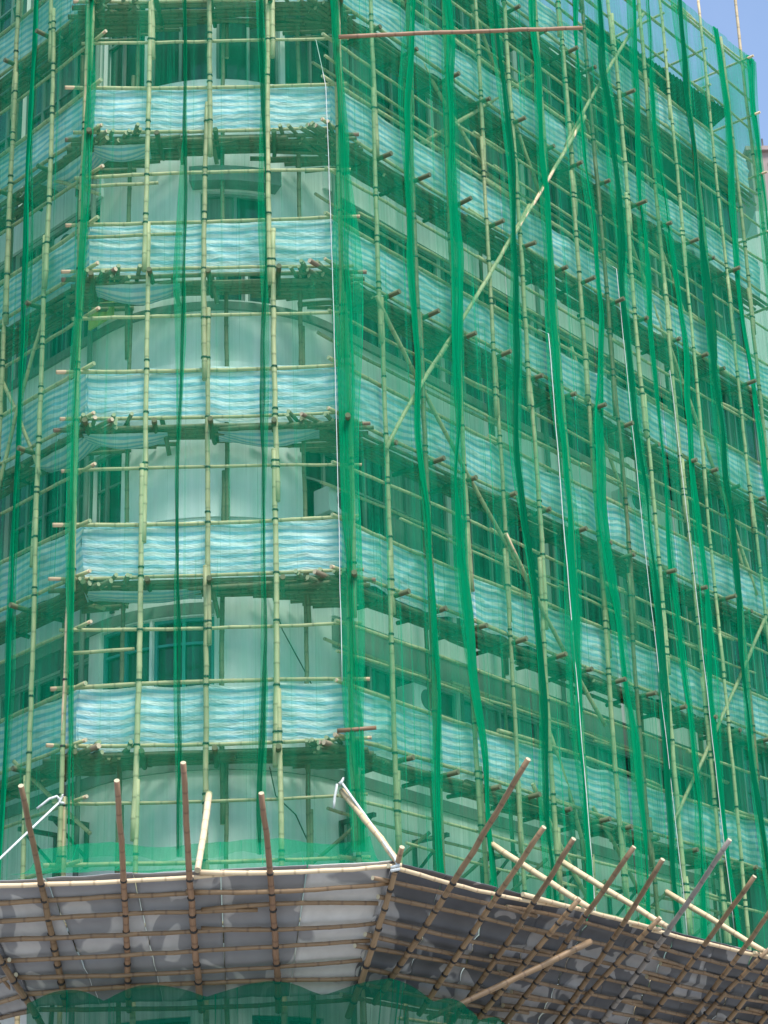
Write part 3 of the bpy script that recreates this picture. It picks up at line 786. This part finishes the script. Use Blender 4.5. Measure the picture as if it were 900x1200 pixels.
def fan(label, P, L, rails, ncols, mats, rakers, hip_rakers, stays, ext=0.02):
    root = thing('catch_fan', label, 'catch fan', P(0.5, 0.0), 'sloping bamboo catch fans')
    # cover sheets lie on the rails
    for c in range(ncols):
        a = c / ncols; b = (c + 1) / ncols
        seed = rnd.uniform(0, 90); h0 = 0.085 + 0.012 * (c % 2)
        mb = MB()
        def sh(u, v, a=a, b=b, seed=seed, h0=h0):
            s = a + (b - a) * (0.006 + 0.988 * u)
            return P(s, 0.0 + 1.0 * v, h0 + 0.035 * abs(fbm(s * L * 1.6, v * 3, seed)) + 0.045 * abs(sin(pi * v * rails)))
        mb.grid(sh, 16, 48, lambda u, v, a=a: (a * L + (b - a) * L * u, v * 2.4))
        o = mb.build('cover_sheet', M[mats[c % len(mats)]], root)
        if mats[c % len(mats)] == 'sheet_pale': o['label'] = 'paler grey cover sheet with whitish patches'
        sd = o.modifiers.new('thick', 'SOLIDIFY'); sd.thickness = 0.012
    for j in range(rails + 1):
        q = 1 - j / rails
        mb = MB()
        d = 0.03 * rnd.uniform(-1, 1)
        e0, e1 = rnd.uniform(-0.02, ext), rnd.uniform(-0.02, ext)
        pole_run(mb, P(-e0, q + d * .6, 0.03), P(1 + e1, q - d * .6, 0.03), 0.037, (P(0.5, 1) - P(0.5, 0.9)).normalized(), 4.6, 0.9, 0.055)
        o = mb.build('edge_pole' if j == 0 else 'rail_pole', [M['fresh'] if j == 0 else M['tan'], M['cut'], M['tie']], root)
    for (pi_, po_, lam, mt) in rakers:
        mb = MB(); pi_ = Vector(pi_); po_ = Vector(po_)
        dn = Vector((0, 0, -0.055))
        tip = pi_ + (po_ - pi_) * lam
        tot = lam + 0.12
        pole(mb, pi_ - (po_ - pi_) * 0.12 + dn, tip + dn, 0.052 * rnd.uniform(.88, 1.08), 0.043, 0.04, jit=0.008,
             lashes=[(j / rails + 0.12 + rnd.uniform(-.01, .01)) / tot for j in range(rails + 1)])
        mb.build('raker_pole', [M[mt], M['cut'], M['tie']], root)
    for (p, q, mt) in stays:
        mb = MB(); pole(mb, p, q, 0.058, 0.05, 0.008); mb.build('stay_pole', [M[mt], M['cut'], M['tie']], root)
    return root

PF, nF = fan_face(HL_in, HR_in, HL_out, HR_out)
rkF = []
for (xi, zi, xo, zo, lam, mt) in ((-2.27, 7.53, -2.41, 8.86, 1.85, 'tan'), (-1.27, 7.50, -1.20, 8.89, 1.83, 'red_cane'), (-0.136, 7.47, -0.146, 8.93, 1.90, 'red_cane'), (1.07, 7.44, 1.0, 8.96, 1.62, 'red_cane')):
    rkF.append((FF(xi, 0.3, zi), FF(xo, 2.2, zo), lam, mt))
rkF.append((HR_in, HR_out, 1.16, 'tan'))
rkF.append((HL_in, HL_out, 1.12, 'tan'))
fanF = fan('sloping bamboo catch fan with grey sheets below the rounded corner', PF, 5.8, 7, 5, ['sheet_grey', 'sheet_grey', 'sheet_grey', 'sheet_grey', 'sheet_pale'], rkF, [],
           [(FF(-0.02, 0.1, 10.75), FF(-0.06, 2.25, 8.98), 'fresh'), (FF(2.16, 0.16, 10.72), FF(2.96, 2.25, 9.06), 'fresh')])

RI1 = FR(18.5, 0.25, 7.35); RO1 = FR(18.5, 2.2, 8.9)
PR, nRr = fan_face(HR_in, RI1, HR_out, RO1)
rk = []
for (ti, zi, to, zo, lam, mt) in ((0.25, 7.55, -0.30, 8.90, 2.05, 'tan'), (1.39, 7.5, 0.93, 8.88, 1.60, 'tan'), (2.29, 7.5, 1.79, 8.88, 1.58, 'tan'), (3.5, 7.41, 3.30, 8.92, 1.60, 'tan'),
                                  (4.95, 7.5, 4.35, 8.88, 1.62, 'tan'), (6.16, 7.5, 5.69, 8.90, 1.92, 'grey_cane'), (7.43, 7.5, 7.03, 8.90, 1.69, 'tan'), (8.6, 7.5, 8.21, 8.90, 1.5, 'tan'),
                                  (9.8, 7.5, 9.4, 8.9, 1.4, 'tan'), (10.9, 7.5, 10.6, 8.9, 1.6, 'tan'), (12.2, 7.5, 11.8, 8.9, 1.5, 'tan'), (13.5, 7.5, 13.1, 8.9, 1.5, 'tan'),
                                  (2.9, 7.5, 2.85, 8.9, 1.12, 'tan'), (5.2, 7.5, 5.25, 8.9, 1.13, 'tan'), (8.9, 7.5, 9.0, 8.9, 1.1, 'tan')):
    rk.append((FR(ti, 0.3, zi), FR(to, 2.2, zo), lam, mt))
fanR = fan('long sloping bamboo catch fan with dark patchy sheets below the receding face', PR, 18.5, 8, 15, ['sheet_dark'], rk, [],
           [(FR(3.54, 0.16, 10.45), FR(3.45, 2.25, 8.94), 'fresh'), (FR(5.62, 0.16, 10.5), FR(5.78, 2.25, 8.97), 'fresh'), (FR(9.19, 0.16, 10.46), FR(9.14, 2.25, 8.96), 'fresh')])
LI1 = FL(7.0, 0.25, 7.35); LO1 = FL(7.0, 2.2, 8.9)
PL_, nLl = fan_face(HL_in, LI1, HL_out, LO1)
rk = [(FL(t + .1, 0.3, 7.5), FL(t - 0.2, 2.2, 8.88), 1.4, 'tan') for t in (0.4, 1.5, 2.7, 4.0, 5.3)]
fan('dark bamboo catch fan at the picture edge, below the short side face', PL_, 7.0, 7, 6, ['sheet_dark', 'sheet_grey'], rk, [], [])

# a loose cane lying across the underside of the long fan
mb = MB(); pole(mb, FR(3.80, 1.95, 8.50), FR(1.12, 0.52, 7.12), 0.055, 0.045, 0.03)
tag(mb.build('loose_pole', [M['tan'], M['cut'], M['tie']]), 'loose brown bamboo cane slanting across the underside of the long fan', 'bamboo pole')
# bare brown cane jutting sideways from the corner near the top
mb = MB(); pole(mb, (2.42, -0.30, 25.44), (7.06, -0.5, 25.41), 0.042, 0.038, 0.015)
tag(mb.build('jutting_pole', [M['red_cane'], M['cut'], M['tie']]), 'bare brown bamboo cane jutting level from the corner near the top', 'bamboo pole')
# short brown end at the lowest tarp
mb = MB(); pole(mb, (2.1, -0.16, 11.75), (2.75, -0.2, 11.78), 0.04)
tag(mb.build('jutting_pole', [M['tan'], M['cut'], M['tie']]), 'short bamboo end sticking out beside the lowest corner tarpaulin', 'bamboo pole')

# net hanging below the fans
mb = MB()
def lownet(u, v):
    s = u * 9.2
    if s < 5.2:
        x = -2.75 + s; base = FF(x, 0, 0); n_ = Vector((0, -1, 0))
    else:
        base = FR(s - 5.2 + 0.05, 0, 0); n_ = nR
    f = max(0, min(1, (s - 4.6) / 1.2)); n_ = (Vector((0, -1, 0)) * (1 - f) + nR * f).normalized()
    scal = 0.22 * abs(sin(s * 2.2 + 0.6 * sin(s))) + 0.08 * noise.noise(Vector((s, 3.3, 1)))
    top = 7.29 + scal * 0.9 - max(0, s - 5.6) * 0.16
    z = top - (top - 3.0) * v
    o = 1.0 - 0.55 * min(1, v * 1.6) + 0.09 * fbm(s * 1.6, z * 0.5, 11) + 0.04 * noise.noise(Vector((s * 5, z * 0.6, 2)))
    return base + n_ * o + Vector((0, 0, z))
mb.grid(lownet, 110, 24, lambda u, v: (u * 9.2, v * 4.5))
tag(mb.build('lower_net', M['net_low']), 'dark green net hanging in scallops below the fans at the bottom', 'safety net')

# ------------------------------------------------------------------ ropes
def rope(label, pts, r=0.007, extra=()):
    mb = MB()
    def smooth(P):
        out = []
        for a, b in zip(P[:-1], P[1:]):
            a = Vector(a); b = Vector(b)
            n = max(2, int((b - a).length / 0.5))
            for i in range(n): out.append(a.lerp(b, i / n) + Vector((rnd.uniform(-.006, .006), rnd.uniform(-.006, .006), 0)))
        out.append(Vector(P[-1])); return out
    P = smooth(pts); mb.tube(P, [r] * len(P), 6)
    for e in extra:
        Q = smooth(e); mb.tube(Q, [r * 1.1] * len(Q), 6)
    return tag(mb.build('rope', M['rope']), label, 'rope', 'white ropes on the scaffold')
rope('white rope hanging down the rounded corner beside the long face', [FF(1.98, 0.0, 25.6), FF(2.16, 0.2, 24.4), FF(2.2, .2, 20), FF(2.21, 0.2, 15.9), FF(2.2, .2, 12.6)])
rope('brightest white rope on the long face, running down to the fan', [FR(6.3, 0.0, 21.75), FR(6.37, 0.2, 21.6), FR(6.45, 0.2, 17), FR(6.60, 0.2, 11.3), FR(6.62, .2, 9.3)], 0.010)
rope('white rope on the long face ending above the grey weathered cane', [FR(9.05, 0.0, 24.5), FR(9.2, 0.2, 24.3), FR(9.4, 0.2, 18), FR(9.76, 0.2, 10.6), FR(9.78, .2, 9.3)])
rope('faint white rope on the long face farthest from the rounded corner', [FR(11.45, 0.0, 22.7), FR(11.1, 0.2, 22.5), FR(11.3, 0.2, 18), FR(11.6, 0.2, 10.0)], 0.007)
rope('white tie rope knotted to the scaffold beside the short face', [FF(-2.42, 0.24, 10.66), FF(-3.17, 1.5, 9.42), FF(-3.6, 2.2, 8.85)], 0.02,
     [[FF(-2.42, .24, 10.66), FF(-2.48, .3, 10.72), FF(-2.6, .3, 10.68), FF(-2.8, .3, 10.52)], [FF(-2.46, .22, 10.6), FF(-2.38, .3, 10.74), FF(-2.44, .3, 10.62), FF(-2.36, .3, 10.6)]])
rope('white tie rope knotted above the fan tip at the rounded corner', [FF(2.15, 0.24, 10.85), FF(2.5, 1.0, 10.1), FF(2.93, 2.26, 9.1), FF(2.96, 2.32, 8.98)], 0.022,
     [[FF(2.15, .24, 10.85), FF(2.08, .3, 10.8), FF(2.04, .3, 10.6), FF(2.02, .3, 10.4)], [FF(2.12, .22, 10.8), FF(2.19, .3, 10.9), FF(2.13, .3, 10.8)],
      [FF(2.86, 2.3, 8.93), FF(3.0, 2.34, 8.96)], [FF(2.86, 2.31, 8.88), FF(3.0, 2.35, 8.9)]])

# ------------------------------------------------------------------ air conditioners, wall brackets, board
def ac_unit(label, u, z, w=0.75, h=0.5, d=0.42):
    o0 = 0.04
    c = WP(u, o0, z); nn = (WP(u, 1, z) - WP(u, 0, z)).normalized(); tg = Vector((-nn.y, nn.x, 0))
    root = thing('air_conditioner', label, 'air conditioner', c, 'air conditioners')
    mb = MB(); mb.box(c - tg * w / 2, tg * w, nn * d, (0, 0, h)); ob = mb.build('casing', M['acbody'], root)
    bv = ob.modifiers.new('bev', 'BEVEL'); bv.width = 0.02; bv.segments = 2
    mb = MB()
    mb.tube([c + nn * (d + 0.002) + Vector((0, 0, h / 2)), c + nn * (d + 0.014) + Vector((0, 0, h / 2))], [h * 0.38, h * 0.36], 20)
    mb.build('fan_grille', M['acgrill'], root)
    mb = MB()
    for s_ in (-0.6, 0.6):
        mb.box(c + tg * (w / 2 * s_ - 0.02) - Vector((0, 0, 0.05)), tg * 0.04, nn * d, (0, 0, 0.045))
        p = c + tg * (w / 2 * s_) + Vector((0, 0, -0.05))
        mb.tube([p + nn * (d * 0.9), p - Vector((0, 0, 0.3))], [0.018, 0.018], 6)
    mb.build('bracket', M['steel'], root)
ac_unit('white air conditioner at the window on the rounded corner', 2.2, 16.3)
ac_unit('white air conditioner under the long white slab on the long face', UR(3.3), 13.05)
ac_unit('white air conditioner on the short side face', ULf(2.0), 22.2)
ac_unit('white air conditioner far along the long face', UR(11.1), 19.4)

def wall_bracket(label, u, z, hgt=0.8):
    c = WP(u, 0.01, z); nn = (WP(u, 1, z) - WP(u, 0, z)).normalized(); tg = Vector((-nn.y, nn.x, 0))
    mb = MB()
    mb.box(c - tg * 0.04 - Vector((0, 0, hgt)), tg * 0.08, nn * 0.05, (0, 0, hgt))
    mb.box(c - tg * 0.04 + nn * 0.05 - Vector((0, 0, 0.07)), tg * 0.08, nn * 0.75, (0, 0, 0.07))
    mb.tube([c + nn * 0.72 - Vector((0, 0, .05)), c + nn * 0.05 - Vector((0, 0, hgt * 0.75))], [0.03, 0.03], 6)
    tag(mb.build('wall_bracket', M['steel']), label, 'bracket', 'steel wall brackets')
for q, t in enumerate((1.3, 3.3, 5.3, 7.4, 9.5)):
    wall_bracket('dark steel wall bracket above the long fan, %s from the rounded corner' % NTH[q], UR(t), 10.75)
wall_bracket('dark steel wall bracket at the foot of the rounded corner beside the short face', -2.55, 10.85)
wall_bracket('dark steel wall bracket at the foot of the short side face', ULf(2.3), 10.85)
wall_bracket('small dark steel wall bracket above the teal corner windows', -2.0, 15.1, 0.55)

mb = MB(); mb.box(FL(0.55, -1.1, 20.3), dL * 0.75, nL * 0.05, (0, 0, 1.15))
ob = mb.build('board', M['yellow']); tag(ob, 'yellow green board standing behind the scaffold on the short face', 'board')

for lab, P in (('dark cable drooping over the white wall beside the teal corner windows', [(0.1, 15.2), (0.6, 15.15), (0.95, 14.7), (1.15, 14.0), (1.5, 13.4), (1.8, 12.9)]),
               ('thin dark cable hanging on the blank white wall under the lowest corner tarpaulin', [(0.9, 11.5), (1.0, 11.0), (1.35, 10.7), (1.6, 10.2)])):
    mb = MB(); Q = [WP(u, 0.11, z) for u, z in P]; mb.tube(Q, [0.012] * len(Q), 6)
    tag(mb.build('cable', M['tie']), lab, 'cable')

# ------------------------------------------------------------------ neighbouring building beyond the end of the long face
nb = thing('neighbour_building', 'distant pinkish white building with small windows beyond the scaffold end', 'building', (28, 50, 0))
NBX, NBY, NBZ = 20.75, 45.0, 51.6
mb = MB(); mb.box((NBX, NBY, 0), (16, 0, 0), (0, 12, 0), (0, 0, NBZ - 3.2)); mb.build('wall', M['white2'], nb)
mb = MB(); mb.box((NBX + 0.05, NBY + 0.05, NBZ - 3.19), (15, 0, 0), (0, 11, 0), (0, 0, 3.0)); mb.box((NBX - 0.15, NBY - 0.15, NBZ - 0.18), (16, 0, 0), (0, 12, 0), (0, 0, 0.2)); mb.build('top_storey', M['pink'], nb)
mb = MB(); mb.box((18.2, 44.2, 0), (20, 0, 0), (0, 0.79, 0), (0, 0, 46.6)); mb.build('front_block', M['white2'], nb)
for i in range(8):
    for j in range(2):
        mb = MB(); mb.box((NBX + 0.25 + i * 0.55, NBY + 0.02, NBZ - 1.2 - j * 0.9), (0.28, 0, 0), (0, 0.02, 0), (0, 0, 0.45)); mb.build('wall_opening', M['darkwin'], nb)
for i in range(4):
    for j in range(9):
        mb = MB(); mb.box((NBX + 0.9 + i * 3.6, NBY - 0.82, NBZ - 6.4 - j * 3.1), (1.6, 0, 0), (0, 0.018, 0), (0, 0, 1.3)); mb.build('window', M['darkwin'], nb)
for x in (0.5, 0.9, 2.5):
    mb = MB(); mb.tube([(NBX + x, NBY + 1, NBZ), (NBX + x, NBY + 1, NBZ + 1.1)], [0.04, 0.04], 6)
    mb.build('antenna', M['steel'], nb)

# ------------------------------------------------------------------ light, sky, camera
el, az = math.radians(58), math.radians(158)     # azimuth clockwise from +Y
sd = Vector((sin(az) * cos(el), cos(az) * cos(el), sin(el)))
sun = bpy.data.lights.new('sun', 'SUN'); sun.energy = 2.6; sun.angle = math.radians(20); sun.color = (1.0, 0.955, 0.89)
so = bpy.data.objects.new('sun', sun); COL.objects.link(so)
so.rotation_euler = (-sd).to_track_quat('-Z', 'Y').to_euler(); so.location = sd * 80
wd_ = bpy.data.worlds.new('World'); SC.world = wd_; wd_.use_nodes = True
nt = wd_.node_tree
for n in list(nt.nodes): nt.nodes.remove(n)
o = nt.nodes.new('ShaderNodeOutputWorld'); bg = nt.nodes.new('ShaderNodeBackground'); sk = nt.nodes.new('ShaderNodeTexSky')
sk.sky_type = 'NISHITA'; sk.sun_disc = False; sk.sun_elevation = el; sk.sun_rotation = az; sk.air_density = 1.0; sk.dust_density = 0.3; sk.ozone_density = 3.2
bg.inputs[1].default_value = 0.115
tcw = nt.nodes.new('ShaderNodeTexCoord'); cz = N(nt, 'ShaderNodeTexNoise', Scale=2.6, Detail=7.0, Roughness=0.55); nt.links.new(tcw.outputs['Generated'], cz.inputs['Vector'])
cl = math_node(nt, 'MULTIPLY', ramp(nt, cz.outputs[0], [(0.40, (0.2, 0.2, 0.2)), (0.70, (1, 1, 1))]), 0.22)
nt.links.new(mixc(nt, cl, sk.outputs[0], (3.6, 4.2, 5.2)), bg.inputs[0]); nt.links.new(bg.outputs[0], o.inputs[0])

PITCH, ROLL, YAW = 0.3974674, -0.0326007, 0.0271326
fw = Vector((sin(YAW) * cos(PITCH), cos(YAW) * cos(PITCH), sin(PITCH)))
rt = Vector((cos(YAW), -sin(YAW), 0)); up = rt.cross(fw)
r2 = rt * cos(ROLL) + up * sin(ROLL); u2 = up * cos(ROLL) - rt * sin(ROLL)
cam = bpy.data.cameras.new('camera'); co = bpy.data.objects.new('camera', cam); COL.objects.link(co)
mtx = Matrix(((r2.x, u2.x, -fw.x, 2.0851), (r2.y, u2.y, -fw.y, -33.6578), (r2.z, u2.z, -fw.z, 1.6), (0, 0, 0, 1)))
co.matrix_world = mtx
cam.sensor_fit = 'VERTICAL'; cam.sensor_height = 36.0; cam.sensor_width = 36.0; cam.lens = 2460.38 / 1200 * 36
cam.clip_start = 0.1; cam.clip_end = 2000
SC.camera = co
SC.view_settings.view_transform = 'Standard'; SC.view_settings.look = 'None'; SC.view_settings.gamma = 1; SC.view_settings.use_curve_mapping = False
SC.view_settings.exposure = 1.2
SC.render.engine = 'CYCLES'
SC.cycles.max_bounces = 8; SC.cycles.transparent_max_bounces = 32
SC.cycles.diffuse_bounces = 4; SC.cycles.transmission_bounces = 6
SC.cycles.use_denoising = True
